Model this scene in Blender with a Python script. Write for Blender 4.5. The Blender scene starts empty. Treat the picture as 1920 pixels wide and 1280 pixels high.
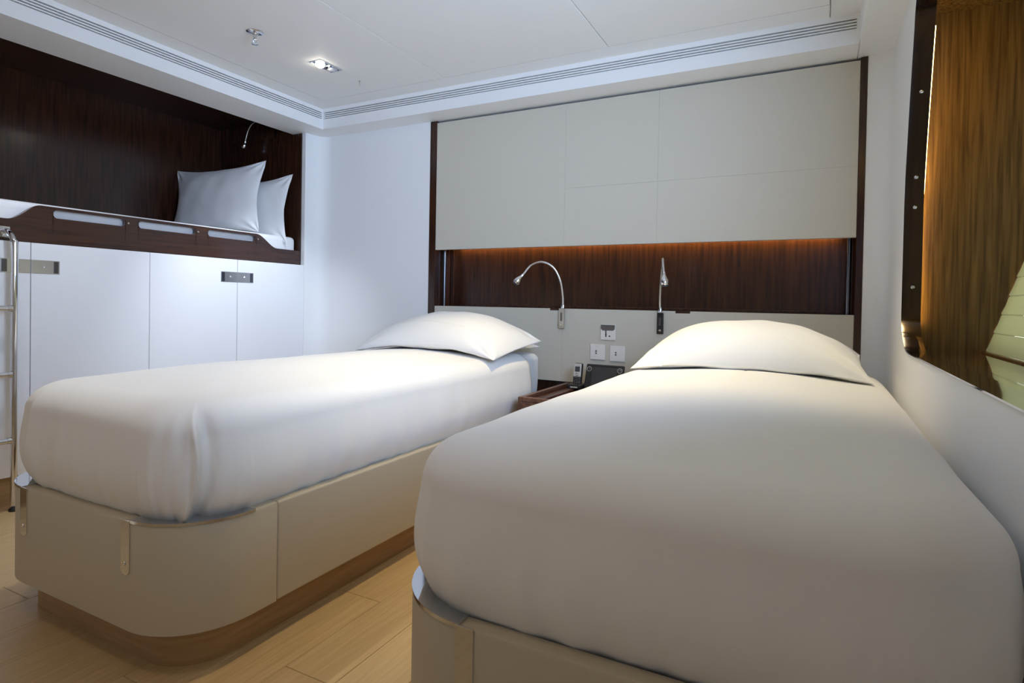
import bpy, bmesh, math, random
from mathutils import Vector, Matrix, noise
random.seed(7)
S = bpy.context.scene
COL = S.collection
PI = math.pi

# ------------------------------------------------------------------ camera
F, CX, CY = 1106.575, 960.0, 582.614
YAW, PIT, ROL = 0.4775018, 0.0145211, 0.0181301
cam_d = bpy.data.cameras.new('camera')
cam = bpy.data.objects.new('camera', cam_d); COL.objects.link(cam)
fw = Vector((-math.sin(YAW)*math.cos(PIT), math.cos(YAW)*math.cos(PIT), -math.sin(PIT)))
rt = Vector((math.cos(YAW), math.sin(YAW), 0)); up = rt.cross(fw)
c_, s_ = math.cos(ROL), math.sin(ROL)
rt, up = rt*c_ + up*s_, -rt*s_ + up*c_
M = Matrix(((rt.x, up.x, -fw.x, 0), (rt.y, up.y, -fw.y, 0), (rt.z, up.z, -fw.z, 0), (0, 0, 0, 1)))
cam.matrix_world = Matrix.Translation((0, 0, 0.95)) @ M
cam_d.sensor_width = 36; cam_d.lens = 36*F/1920
cam_d.shift_y = -(640-CY)/1920
cam_d.clip_start = 0.02
S.camera = cam

# ------------------------------------------------------------------ world, lights, exposure
w = bpy.data.worlds.new('daylight'); S.world = w; w.use_nodes = True
w.node_tree.nodes['Background'].inputs[0].default_value = (0.92, 0.86, 0.76, 1)
w.node_tree.nodes['Background'].inputs[1].default_value = 2.1
S.view_settings.view_transform = 'Standard'
try: S.view_settings.look = 'None'
except Exception: pass
S.view_settings.use_curve_mapping = False
S.view_settings.gamma = 1.0
S.view_settings.exposure = 0.0
S.cycles.max_bounces = 10
S.cycles.diffuse_bounces = 6
S.cycles.glossy_bounces = 6
S.cycles.sample_clamp_indirect = 6.0
S.cycles.caustics_reflective = False
S.cycles.caustics_refractive = False

def area(name, loc, target, sx, sy, power, col, spread=180):
    l = bpy.data.lights.new(name, 'AREA'); l.shape = 'RECTANGLE'; l.size = sx; l.size_y = sy
    l.energy = power; l.color = col; l.spread = math.radians(spread)
    o = bpy.data.objects.new(name, l); COL.objects.link(o); o.location = loc
    d = Vector(target) - Vector(loc)
    o.rotation_euler = d.to_track_quat('-Z', 'Y').to_euler()
    return o
def spot(name, loc, target, ang, blend, power, col, rad=0.03):
    l = bpy.data.lights.new(name, 'SPOT'); l.spot_size = math.radians(ang); l.spot_blend = blend
    l.energy = power; l.color = col; l.shadow_soft_size = rad
    o = bpy.data.objects.new(name, l); COL.objects.link(o); o.location = loc
    d = Vector(target) - Vector(loc)
    o.rotation_euler = d.to_track_quat('-Z', 'Y').to_euler()
    return o
WARM = (1.0, 0.84, 0.62); NEUT = (1.0, 0.92, 0.80); BLUE = (0.40, 0.58, 1.0)
# added blue area light before the big window's closed blind, in place of daylight
area('added_blue_fill_window', (0.335, 0.92, 1.54), (-2.2, 2.6, 1.8), 1.0, 0.8, 20.5, (0.42, 0.62, 1.0), 100)
area('added_blue_fill_behind', (0.262, -1.05, 1.40), (-3.0, 0.6, 1.4), 1.0, 0.8, 1.5, (0.35, 0.5, 1.0))  # added blue fill set in the invented opening behind the camera
# ceiling downlights and two added fill spots (the visible fitting is built below at the first one's place)
spot('downlight_cabinet', (-2.44, 2.372, 2.205), (-3.1, 2.5, 0.75), 66, 0.9, 96, (0.78, 0.86, 1.0))
spot('added_fill_left_cabinets', (-2.44, 1.2, 2.205), (-3.1, 1.3, 0.95), 90, 0.9, 26, (0.84, 0.88, 0.98))  # unseen spot added to brighten and cool the left cabinets
spot('downlight_left_bed', (-2.03, 1.55, 2.205), (-2.0, 1.52, 0.6), 72, 0.6, 40, (1.0, 0.98, 0.90))
spot('downlight_between_beds', (-0.98, 2.20, 2.205), (-1.08, 2.12, 0.3), 78, 0.8, 68, (1.0, 0.76, 0.35))
spot('downlight_right_bed_head', (-0.30, 2.36, 2.205), (-0.30, 2.34, 0.6), 68, 0.8, 52, (1.0, 0.82, 0.52))
spot('added_warm_fill', (-1.45, 0.35, 2.205), (-1.45, 0.35, 0.3), 120, 0.8, 10.5, (1.0, 0.66, 0.42))  # unseen wide spot added as dim warm fill from the foot side

# ------------------------------------------------------------------ helpers
def link(o, parent=None, label=None, cat=None, group=None, kind=None):
    if o.name not in COL.objects: COL.objects.link(o)
    if parent: o.parent = parent
    if label: o['label'] = label
    if cat: o['category'] = cat
    if group: o['group'] = group
    if kind: o['kind'] = kind
    return o
def thing(name, label, cat, loc=(0, 0, 0), group=None):
    o = bpy.data.objects.new(name, None); o.location = loc; o.empty_display_size = 0.05
    return link(o, None, label, cat, group)
def finish(name, bm, mat, parent=None, smooth=False, bevel=0, seg=2, **kw):
    """bm is in world coordinates; children are rebased to their parent's place"""
    bmesh.ops.recalc_face_normals(bm, faces=bm.faces[:])
    off = Vector((0, 0, 0)); p = parent
    while p is not None: off += p.location; p = p.parent
    if off.length: bmesh.ops.translate(bm, verts=bm.verts[:], vec=-off)
    me = bpy.data.meshes.new(name); bm.to_mesh(me); bm.free()
    me.materials.append(mat)
    if smooth:
        for f in me.polygons: f.use_smooth = True
    o = bpy.data.objects.new(name, me)
    link(o, parent, **kw)
    if bevel:
        m = o.modifiers.new('bevel', 'BEVEL'); m.width = bevel; m.segments = seg; m.limit_method = 'ANGLE'
        m.angle_limit = math.radians(40); m.harden_normals = False
    if smooth == 'auto':
        me.set_sharp_from_angle(angle=math.radians(35))
    return o
def box(bm, x0, x1, y0, y1, z0, z1):
    v = [bm.verts.new((x, y, z)) for x in (x0, x1) for y in (y0, y1) for z in (z0, z1)]
    for f in ((0, 1, 3, 2), (4, 6, 7, 5), (0, 4, 5, 1), (2, 3, 7, 6), (0, 2, 6, 4), (1, 5, 7, 3)):
        bm.faces.new([v[i] for i in f])
def B(name, x0, x1, y0, y1, z0, z1, mat, parent=None, **kw):
    bm = bmesh.new(); box(bm, x0, x1, y0, y1, z0, z1)
    return finish(name, bm, mat, parent, **kw)
def prism(bm, pts, plane, a, b):
    """pts: 2D outline, extruded between a and b along the axis missing from plane"""
    def P(p, t):
        return {'xy': (p[0], p[1], t), 'xz': (p[0], t, p[1]), 'yz': (t, p[0], p[1])}[plane]
    A = [bm.verts.new(P(p, a)) for p in pts]; Bv = [bm.verts.new(P(p, b)) for p in pts]
    bm.faces.new(A); bm.faces.new(Bv[::-1])
    n = len(pts)
    for i in range(n): bm.faces.new((A[i], Bv[i], Bv[(i+1) % n], A[(i+1) % n]))
def arc(cx, cy, r, a0, a1, n=12):
    return [(cx + r*math.cos(math.radians(a0+(a1-a0)*i/n)), cy + r*math.sin(math.radians(a0+(a1-a0)*i/n))) for i in range(n+1)]
def ribbon(bm, pa, pb, close=False):
    A = [bm.verts.new(p) for p in pa]; Bv = [bm.verts.new(p) for p in pb]
    n = len(A)
    for i in range(n if close else n-1): bm.faces.new((A[i], A[(i+1) % n], Bv[(i+1) % n], Bv[i]))
def tube(bm, pts, r, n=14, caps=True):
    pts = [Vector(p) for p in pts]; N = len(pts)
    rr = r if isinstance(r, (list, tuple)) else [r]*N
    ref = None; rings = []
    for i, p in enumerate(pts):
        t = (pts[min(i+1, N-1)] - pts[max(i-1, 0)]).normalized()
        if ref is None:
            ref = t.orthogonal().normalized()
        ref = (ref - t*ref.dot(t)).normalized(); b = t.cross(ref)
        rings.append([bm.verts.new(p + (ref*math.cos(2*PI*k/n) + b*math.sin(2*PI*k/n))*rr[i]) for k in range(n)])
    for i in range(N-1):
        for k in range(n): bm.faces.new((rings[i][k], rings[i][(k+1) % n], rings[i+1][(k+1) % n], rings[i+1][k]))
    if caps: bm.faces.new(rings[0][::-1]); bm.faces.new(rings[-1])
def smoothpath(P, n=10):
    P = [Vector(p) for p in P]; out = []
    for i in range(len(P)-1):
        p0 = P[max(i-1, 0)]; p1 = P[i]; p2 = P[i+1]; p3 = P[min(i+2, len(P)-1)]
        for k in range(n):
            t = k/n
            out.append(0.5*((2*p1) + (p2-p0)*t + (2*p0-5*p1+4*p2-p3)*t*t + (3*p1-p0-3*p2+p3)*t**3))
    out.append(P[-1]); return out
def lathe(bm, prof, origin, axis, n=24):
    o = Vector(origin); a = Vector(axis).normalized(); u = a.orthogonal().normalized(); v = a.cross(u)
    rings = []
    for r, h in prof:
        rings.append([bm.verts.new(o + a*h + (u*math.cos(2*PI*k/n) + v*math.sin(2*PI*k/n))*max(r, 1e-5)) for k in range(n)])
    for i in range(len(rings)-1):
        for k in range(n): bm.faces.new((rings[i][k], rings[i][(k+1) % n], rings[i+1][(k+1) % n], rings[i+1][k]))
    bm.faces.new(rings[0][::-1]); bm.faces.new(rings[-1])
def sstep(a, b, x):
    t = min(1, max(0, (x-a)/(b-a))); return t*t*(3-2*t)

# ------------------------------------------------------------------ materials
def mat(name, col, rough=0.5, metal=0.0, **kw):
    m = bpy.data.materials.new(name); m.use_nodes = True
    b = m.node_tree.nodes['Principled BSDF']
    b.inputs['Base Color'].default_value = (*col, 1); b.inputs['Roughness'].default_value = rough
    b.inputs['Metallic'].default_value = metal
    if 'spec' in kw: b.inputs['Specular IOR Level'].default_value = kw['spec']
    if 'coat' in kw: b.inputs['Coat Weight'].default_value = kw['coat']; b.inputs['Coat Roughness'].default_value = kw.get('coat_r', 0.08)
    if 'sheen' in kw: b.inputs['Sheen Weight'].default_value = kw['sheen']
    if 'em' in kw:
        b.inputs['Emission Color'].default_value = (*kw['em'], 1); b.inputs['Emission Strength'].default_value = kw['es']
    return m
def add_noise(m, scale=(1, 1, 1), nscale=40, bump=0.1, dist=0.002, c2=None, fac=(0.4, 0.6), detail=4, dy=0.0):
    nt = m.node_tree; N = nt.nodes; L = nt.links; b = N['Principled BSDF']
    tc = N.new('ShaderNodeTexCoord'); mp = N.new('ShaderNodeMapping'); mp.inputs['Scale'].default_value = scale
    L.new(tc.outputs['Object'], mp.inputs[0])
    oi = N.new('ShaderNodeObjectInfo'); ml = N.new('ShaderNodeVectorMath'); ml.operation = 'SCALE'; ml.inputs['Scale'].default_value = 13.0
    cx = N.new('ShaderNodeCombineXYZ')
    for k in range(3): L.new(oi.outputs['Random'], cx.inputs[k])
    L.new(cx.outputs[0], ml.inputs[0]); L.new(ml.outputs[0], mp.inputs['Location'])
    nz = N.new('ShaderNodeTexNoise'); nz.inputs['Scale'].default_value = nscale; nz.inputs['Detail'].default_value = detail
    nz.inputs['Distortion'].default_value = dy
    L.new(mp.outputs[0], nz.inputs['Vector'])
    if c2:
        cr = N.new('ShaderNodeValToRGB'); cr.color_ramp.elements[0].position = fac[0]; cr.color_ramp.elements[1].position = fac[1]
        cr.color_ramp.elements[0].color = (*c2, 1); cr.color_ramp.elements[1].color = b.inputs['Base Color'].default_value[:]
        L.new(nz.outputs['Fac'], cr.inputs[0]); L.new(cr.outputs[0], b.inputs['Base Color'])
    if bump:
        bp = N.new('ShaderNodeBump'); bp.inputs['Strength'].default_value = bump; bp.inputs['Distance'].default_value = dist
        L.new(nz.outputs['Fac'], bp.inputs['Height']); L.new(bp.outputs[0], b.inputs['Normal'])
    return m
WALL = add_noise(mat('wall_paint', (0.88, 0.88, 0.865), 0.45, spec=0.3), nscale=60, bump=0.03)
CEIL = add_noise(mat('ceiling_panel_white', (0.88, 0.875, 0.85), 0.6, spec=0.2), nscale=80, bump=0.03)
DOORW = add_noise(mat('cabinet_white_lacquer', (0.84, 0.84, 0.85), 0.35, spec=0.4), nscale=50, bump=0.02)
LEATH = add_noise(mat('grey_beige_leather', (0.62, 0.575, 0.475), 0.55, spec=0.3), nscale=420, bump=0.08, dist=0.0008)
BASEL = add_noise(mat('taupe_leather', (0.50, 0.44, 0.33), 0.5, spec=0.35), nscale=380, bump=0.08, dist=0.0008)
DARKW = add_noise(mat('dark_walnut_vertical', (0.060, 0.022, 0.010), 0.20, spec=0.45, coat=0.0), scale=(14, 14, 0.8), nscale=5, bump=0.02, c2=(0.022, 0.009, 0.006), fac=(0.3, 0.7))
DARKH = add_noise(mat('dark_walnut_horizontal', (0.060, 0.023, 0.013), 0.16, spec=0.5, coat=0.3), scale=(14, 0.8, 14), nscale=5, bump=0.02, c2=(0.028, 0.011, 0.008), fac=(0.3, 0.7))
WALN = add_noise(mat('window_walnut', (0.21, 0.115, 0.042), 0.25, spec=0.45), scale=(16, 16, 0.6), nscale=5.5, bump=0.03, c2=(0.075, 0.036, 0.014), fac=(0.32, 0.66), detail=6, dy=0.5)
SILL = add_noise(mat('polished_walnut_sill', (0.10, 0.045, 0.02), 0.06, spec=0.9, coat=0.8, coat_r=0.03), scale=(10, 0.7, 10), nscale=5, bump=0.0, c2=(0.04, 0.018, 0.01))
NIGHT = add_noise(mat('nightstand_walnut', (0.16, 0.075, 0.045), 0.3, spec=0.5), scale=(12, 0.8, 12), nscale=6, bump=0.02, c2=(0.085, 0.038, 0.024))
OAK = add_noise(mat('light_oak', (0.56, 0.41, 0.22), 0.33, spec=0.45), scale=(16, 0.7, 16), nscale=6, bump=0.05, c2=(0.46, 0.32, 0.16), fac=(0.3, 0.7), detail=8, dy=0.6)
TOEO = add_noise(mat('oak_plinth', (0.40, 0.26, 0.135), 0.4, spec=0.4), scale=(0.8, 0.8, 14), nscale=6, bump=0.04, c2=(0.30, 0.185, 0.09), fac=(0.3, 0.7), detail=6)
CLOTH = add_noise(mat('white_cotton', (0.83, 0.825, 0.81), 0.85, spec=0.15, sheen=0.2), nscale=7, bump=0.12, dist=0.01, detail=5)
SHEET = add_noise(mat('white_percale', (0.84, 0.84, 0.84), 0.8, spec=0.15, sheen=0.15), nscale=12, bump=0.12, dist=0.006, detail=5)
RINGM = add_noise(mat('dark_polished_steel', (0.34, 0.38, 0.56), 0.05, 1.0), nscale=3.5, bump=0.10, dist=0.02, detail=0)
CHROME = mat('chrome', (0.72, 0.73, 0.76), 0.06, 1.0)
STEEL = add_noise(mat('brushed_steel', (0.62, 0.62, 0.62), 0.25, 1.0), scale=(1, 1, 40), nscale=20, bump=0.02)
GUN = mat('dark_steel', (0.16, 0.16, 0.18), 0.22, 1.0)
BLACK = mat('black_plastic', (0.014, 0.014, 0.016), 0.3)
SCREEN = mat('dark_display_glass', (0.035, 0.038, 0.045), 0.12, spec=0.7)
PLATE = mat('satin_nickel_plate', (0.80, 0.79, 0.76), 0.3, 0.35)
SILV = mat('silver_plastic', (0.55, 0.55, 0.54), 0.35, 0.3)
VOID = mat('shadow_black', (0.02, 0.022, 0.028), 0.8)
BULB = mat('lit_bulb', (1, 1, 1), 0.5, em=(1.0, 0.93, 0.80), es=40)
BULB2 = mat('downlight_lens', (0.75, 0.75, 0.75), 0.1, 0.4)
LEDW = mat('amber_led_strip', (1, 0.8, 0.5), 0.5, em=(1.0, 0.68, 0.28), es=75)
LEDP = mat('white_led_edge', (1, 1, 1), 0.5, em=(1.0, 0.68, 0.20), es=16)
LENS = mat('lamp_lens', (0.05, 0.05, 0.07), 0.1, spec=0.8)
BL = bpy.data.materials.new('pleated_blind_fabric'); BL.use_nodes = True
nt = BL.node_tree; b = nt.nodes['Principled BSDF']; b.inputs['Base Color'].default_value = (0.42, 0.46, 0.34, 1); b.inputs['Roughness'].default_value = 0.45
tr = nt.nodes.new('ShaderNodeBsdfTranslucent'); tr.inputs[0].default_value = (0.50, 0.56, 0.30, 1)
mx = nt.nodes.new('ShaderNodeMixShader'); mx.inputs[0].default_value = 0.35
nt.links.new(b.outputs[0], mx.inputs[1]); nt.links.new(tr.outputs[0], mx.inputs[2])
nt.links.new(mx.outputs[0], nt.nodes['Material Output'].inputs[0])

# ------------------------------------------------------------------ room shell
XL, XC, YB, ZS, ZC = -3.21, -3.18, 3.137, 2.10, 2.24
XR, YN, XR0 = 0.275, -2.3, -3.21
# floor: structure with planks as parts
sub = B('floor', -4.3, 0.9, YN-0.1, 3.5, -0.10, -0.012, TOEO, kind='structure')
x = -3.12; pw = 0.16; k = 0
plank_me = {}
while x < 0.34:
    y = YN - random.uniform(0, 0.9)
    while y < 3.2:
        ln = random.choice((1.5, 1.9, 2.3)); y0 = max(y, YN); y1 = min(y+ln, 3.2)
        if y1 - y0 > 0.05 and not (y0 > 3.1):
            bm = bmesh.new(); box(bm, x+0.0006, x+pw-0.0006, y0+0.0006, y1-0.0006, -0.012, 0.0)
            finish('plank', bm, OAK, sub, bevel=0.0012, seg=1)
        y += ln
    x += pw
B('margin_board', -3.21, -3.1215, YN, 3.2, -0.012, 0.0, TOEO, sub, bevel=0.001, seg=1)

# walls
bm = bmesh.new()
pts = [(XR, 1.0, 0)]
# back wall, left piece with rounded corner into cabinet face
path = [(-3.18, 2.985)] + arc(-3.08, 3.037, 0.10, 180, 90, 14) + [(-2.236, YB)]
path2 = [(p[0]-0.0, p[1]) for p in path]
o2 = [(-2.236, 3.45), (-3.40, 3.45), (-3.40, 2.985)]
prism(bm, path + o2, 'xy', 0, ZS)
finish('wall_back', bm, WALL, smooth='auto', kind='structure')
bm = bmesh.new()
path = [(0.180, YB)] + arc(XR-0.09, YB-0.09, 0.09, 90, 0, 14) + [(XR, 2.70), (0.33, 2.70), (0.33, 3.45), (0.180, 3.45)]
prism(bm, path, 'xy', 0, ZS)
finish('wall_back', bm, WALL, smooth='auto', kind='structure')
# wall behind the headboard
B('wall_back', -2.236, 0.180, 3.36, 3.45, 0, ZS, DARKW, kind='structure')

# right wall with the window opening (outline in y,z)
def yleft(z): return 2.543 - 0.16*max(0, (z-1.35)/0.6)**1.25
WIN = []
WY0, WZ0, WZ1 = 0.42, 0.803, 2.03
rr = 0.20
for i in range(11):
    a = math.radians(-90 + 90*i/10); WIN.append((2.343 + rr*math.cos(a), WZ0 + 0.13 + 0.13*math.sin(a)))
for i in range(1, 11):
    z = 0.933 + (1.90-0.933)*i/10; WIN.append((yleft(z), z))
yt = yleft(1.90)
for i in range(1, 9):
    a = math.radians(90*i/8); WIN.append((yt-0.13+0.13*math.cos(a), 1.90+0.13*math.sin(a)))
for i in range(9):
    a = math.radians(90+90*i/8); WIN.append((WY0+0.13+0.13*math.cos(a), 1.90+0.13*math.sin(a)))
for i in range(9):
    a = math.radians(180+90*i/8); WIN.append((WY0+0.13+0.13*math.cos(a), 0.933+0.13*math.sin(a)))
def wall_with_hole(x, hole, y0, y1, z0, z1, thick):
    """flat wall plane at x with an outline hole: faces fan from the hole to the border rectangle"""
    bm = bmesh.new(); n = len(hole)
    cy = sum(p[0] for p in hole)/n; cz = sum(p[1] for p in hole)/n
    def border(p):
        dy, dz = p[0]-cy, p[1]-cz; t = 1e9
        if dy > 1e-6: t = min(t, (y1-cy)/dy)
        if dy < -1e-6: t = min(t, (y0-cy)/dy)
        if dz > 1e-6: t = min(t, (z1-cz)/dz)
        if dz < -1e-6: t = min(t, (z0-cz)/dz)
        return (cy+dy*t, cz+dz*t)
    # resample, adding points toward the corners of the rectangle
    angs = []
    for p in hole: angs.append((math.atan2(p[1]-cz, p[0]-cy), p))
    for c in ((y0, z0), (y1, z0), (y1, z1), (y0, z1)):
        a = math.atan2(c[1]-cz, c[0]-cy)
        # intersection of the ray with the hole outline
        best = None
        for i in range(n):
            p, q = hole[i], hole[(i+1) % n]
            d = (math.cos(a), math.sin(a)); e = (q[0]-p[0], q[1]-p[1])
            den = d[0]*e[1]-d[1]*e[0]
            if abs(den) < 1e-9: continue
            s = ((p[0]-cy)*e[1]-(p[1]-cz)*e[0])/den; u = ((p[0]-cy)*d[1]-(p[1]-cz)*d[0])/den
            if s > 0 and 0 <= u <= 1: best = (cy+d[0]*s, cz+d[1]*s)
        if best: angs.append((a, best))
    angs.sort(); H = [p for _, p in angs]; m = len(H)
    for xx in (x, x+thick):
        hv = [bm.verts.new((xx, p[0], p[1])) for p in H]
        bv = [bm.verts.new((xx, *border(p))) for p in H]
        for i in range(m): bm.faces.new((hv[i], hv[(i+1) % m], bv[(i+1) % m], bv[i]))
        if xx == x: h0, b0 = hv, bv
    for i in range(m):
        j = (i+1) % m
        bm.faces.new((h0[i], h0[j], hv[j], hv[i])); bm.faces.new((b0[i], b0[j], bv[j], bv[i]))
    return bm
rw = finish('wall_right', wall_with_hole(XR, WIN, -0.30, 2.70, 0, ZS, 0.05), WALL, kind='structure')
# wall part with an opening added for blue light (beside and behind the camera)
HOLE2 = [(-1.6, 0.95), (-0.5, 0.95), (-0.5, 1.85), (-1.6, 1.85)]
finish('wall_right', wall_with_hole(XR, HOLE2, YN, -0.30, 0, ZS, 0.05), WALL, kind='structure')
# frame of the added, unseen window
bm = bmesh.new()
for y0, y1, z0, z1 in ((-1.6, -0.5, 0.95, 0.98), (-1.6, -0.5, 1.82, 1.85), (-1.6, -1.57, 0.98, 1.82), (-0.53, -0.5, 0.98, 1.82)):
    box(bm, XR-0.005, XR+0.05, y0, y1, z0, z1)
finish('added_window_2', bm, CHROME, kind='structure')
# wall behind camera and left wall pieces out of view
B('wall_near', -4.2, 0.4, YN-0.08, YN, 0, ZC+0.1, WALL, kind='structure')

# window 1
win = bpy.data.objects.new('window_1', None); win.location = (XR, 1.4, 0.8); link(win, kind='structure')
win['label'] = 'large rounded cabin window with chrome ring, walnut reveal and pleated blind'
cyw = sum(p[0] for p in WIN)/len(WIN); czw = sum(p[1] for p in WIN)/len(WIN)
# chrome ring: lining of the opening, with a slim flange proud of the wall
bm = bmesh.new()
def shrink(P, d):
    out = []; n = len(P)
    for i in range(n):
        a = Vector(P[i-1]); c = Vector(P[(i+1) % n]); t = (c-a).normalized(); nn = Vector((-t[1], t[0]))
        out.append((P[i][0]+nn[0]*d, P[i][1]+nn[1]*d))
    return out
inn = shrink(WIN, 0.004)
ribbon(bm, [(XR-0.006, *p) for p in inn], [(XR+0.052, *shrink(WIN, 0.006)[i]) for i, p in enumerate(WIN)], True)
ribbon(bm, [(XR-0.006, *p) for p in WIN], [(XR-0.006, *p) for p in inn], True)
ribbon(bm, [(XR+0.0, *p) for p in shrink(WIN, -0.004)], [(XR-0.006, *p) for p in WIN], True)
ribbon(bm, [(XR+0.052, *p) for p in shrink(WIN, 0.006)], [(XR+0.052, *p) for p in shrink(WIN, -0.012)], True)
finish('frame_ring', bm, RINGM, win, smooth='auto', label='mirror-polished ring lining the opening')
# screws on the ring, left upright
for z in (1.03, 1.315, 1.42, 1.70):
    yv = yleft(z) - 0.0055
    bm = bmesh.new(); lathe(bm, [(0.0062, 0), (0.0062, 0.0015), (0.0045, 0.0026), (0.0025, 0.0026), (0.002, 0.001)], (XR+0.026, yv, z), (0, -1, 0), 16)
    finish('screw', bm, STEEL, win, smooth='auto')
# walnut reveal box behind the ring
YR = 2.628
sl = 0.302; xb = 0.5309; z0 = 0.80; zt = 2.026
def bx_(z): return xb + sl*(z-z0)
bm = bmesh.new(); prism(bm, [(0.331, 0.775), (bx_(0.775)+0.06, 0.775), (bx_(zt)+0.08, zt+0.02), (0.331, zt+0.02)], 'xz', YR, YR+0.03)
finish('reveal_panel', bm, WALN, win, label='warm walnut side of the window recess')
bm = bmesh.new(); prism(bm, [(0.331, 0.775), (bx_(0.775)+0.06, 0.775), (bx_(zt)+0.08, zt+0.02), (0.331, zt+0.02)], 'xz', 0.30, 0.33)
finish('reveal_panel', bm, WALN, win)
bm = bmesh.new(); box(bm, XR+0.053, bx_(zt)+0.10, 0.33, YR, zt, zt+0.03); finish('reveal_top', bm, WALN, win)
bm = bmesh.new(); box(bm, XR+0.054, 0.523, 0.33, YR-0.014, 0.780, 0.800); finish('sill_board', bm, SILL, win, bevel=0.003, label='glossy dark sill board')
bm = bmesh.new(); box(bm, 0.52, 0.60, 0.33, YR, 0.775, 0.806); finish('sill_lip', bm, WALN, win, bevel=0.003)
bm = bmesh.new(); box(bm, 0.325, 0.523, 0.33, YR, 0.760, 0.776); finish('sill_base', bm, DARKW, win)
# amber led tape behind the ring, washing the walnut
bm = bmesh.new(); tp = []
for k in range(30):
    z = 0.90 + (1.92-0.90)*k/29
    yy = (yleft(z)+0.012)*1.021 + 0.0015
    tp.append((z, yy, XR+0.0535+0.0040+0.0050*sstep(1.22, 1.42, z)))
xa = XR+0.0535
for u0, v0, u1, v1 in ((0, 0, 1, 0), (0, 0.005, 1, 0.005), (1, 0, 1, 0.005), (0, 0, 0, 0.005)):
    ribbon(bm, [(x_ if u0 else xa, y_+v0, z_) for z_, y_, x_ in tp], [(x_ if u1 else xa, y_+v1, z_) for z_, y_, x_ in tp])
finish('led_tape', bm, LEDP, win, label='amber light strip hidden behind the ring')
bm = bmesh.new(); box(bm, XR+0.056, XR+0.066, 0.45, 2.35, 2.010, 2.020)
finish('led_tape', bm, LEDP, win)
# blind of pleated slats on the sloping hull side
nsl = 19; dz = (zt - 0.806)/nsl
for i in range(nsl):
    za = 0.806 + i*0.0655; zb = za + 0.0655
    if zb > zt: break
    bm = bmesh.new()
    pr = [(bx_(za)+0.0030, za+0.0006), (bx_(za)+0.0, za+0.004), (bx_((za+zb)/2)+0.0015, (za+zb)/2), (bx_(zb)+0.0, zb-0.004), (bx_(zb)+0.0030, zb-0.0006)]
    ribbon(bm, [(p[0], 0.335, p[1]) for p in pr], [(p[0], YR-0.002, p[1]) for p in pr])
    o = finish('blind_slat', bm, BL, win)
# glass behind the blind
GL = bpy.data.materials.new('clear_glass'); GL.use_nodes = True
g_ = GL.node_tree; g_.nodes.remove(g_.nodes['Principled BSDF'])
ta = g_.nodes.new('ShaderNodeBsdfTransparent'); ta.inputs[0].default_value = (0.92, 0.95, 0.95, 1)
gb = g_.nodes.new('ShaderNodeBsdfGlossy'); gb.inputs['Roughness'].default_value = 0.03
gm = g_.nodes.new('ShaderNodeMixShader'); gm.inputs[0].default_value = 0.06
g_.links.new(ta.outputs[0], gm.inputs[1]); g_.links.new(gb.outputs[0], gm.inputs[2]); g_.links.new(gm.outputs[0], g_.nodes['Material Output'].inputs[0])
bm = bmesh.new(); prism(bm, [(bx_(0.79)+0.045, 0.79), (bx_(0.79)+0.051, 0.79), (bx_(zt)+0.051, zt), (bx_(zt)+0.045, zt)], 'xz', 0.33, YR)
finish('glass_pane', bm, GL, win)

# ceiling: structure with slab, border and panels
ce = B('ceiling', -4.2, 0.6, YN-0.08, 3.5, ZC+0.012, ZC+0.10, CEIL, kind='structure')
xs = [-2.88, -1.933, -0.958, 0.018]
for i in range(3):
    for y0, y1 in ((-0.42, 1.20), (1.20, 2.848)):
        B('ceiling_panel', xs[i]+0.002, xs[i+1]-0.002, y0+0.002, y1-0.002, ZC-0.006, ZC+0.012, CEIL, ce, bevel=0.002, seg=2)
    B('ceiling_panel', xs[i]+0.002, xs[i+1]-0.002, YN, -0.424, ZC-0.006, ZC+0.012, CEIL, ce, bevel=0.002, seg=2)
B('ceiling_border', -3.06, -2.884, YN, 3.0, ZC-0.004, ZC+0.012, CEIL, ce)
B('ceiling_border', -2.884, 0.018, 2.852, 3.0, ZC-0.004, ZC+0.012, CEIL, ce)
B('ceiling_border', 0.022, 0.20, YN, 3.0, ZC-0.004, ZC+0.012, CEIL, ce)

# soffits (dropped bulkheads) with a slot band for the air grilles
XS, YS, GZ0, GZ1, XSR = -3.01, 2.973, 2.1665, 2.2115, 0.135
GX1 = 0.1235
bm = bmesh.new()      # left bulkhead
box(bm, -3.30, XS, YN, YS+0.20, ZS, GZ0)
box(bm, -3.30, XS, YN, YS+0.0, GZ1, ZC+0.02)
box(bm, -3.30, XS-0.03, YN, YS, GZ0, GZ1)
box(bm, XS-0.03, XS, YS-0.008, YS+0.0, GZ0, GZ1)
finish('ceiling_bulkhead', bm, WALL, bevel=0.0, kind='structure')
bm = bmesh.new()      # back bulkhead
box(bm, XS+0.0001, XSR, YS, 3.40, ZS, GZ0)
box(bm, XS-0.2, XSR, YS, 3.40, GZ1, ZC+0.02)
box(bm, XS-0.2, XSR, YS+0.03, 3.40, GZ0, GZ1)
box(bm, XS-0.0, XS+0.008, YS, YS+0.03, GZ0, GZ1)
box(bm, GX1, XSR, YS, YS+0.03, GZ0, GZ1)
finish('ceiling_bulkhead', bm, WALL, kind='structure')
B('ceiling_bulkhead', XSR, 0.45, YN, 3.40, ZS, ZC+0.02, WALL, kind='structure', bevel=0.012, seg=4)

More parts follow.
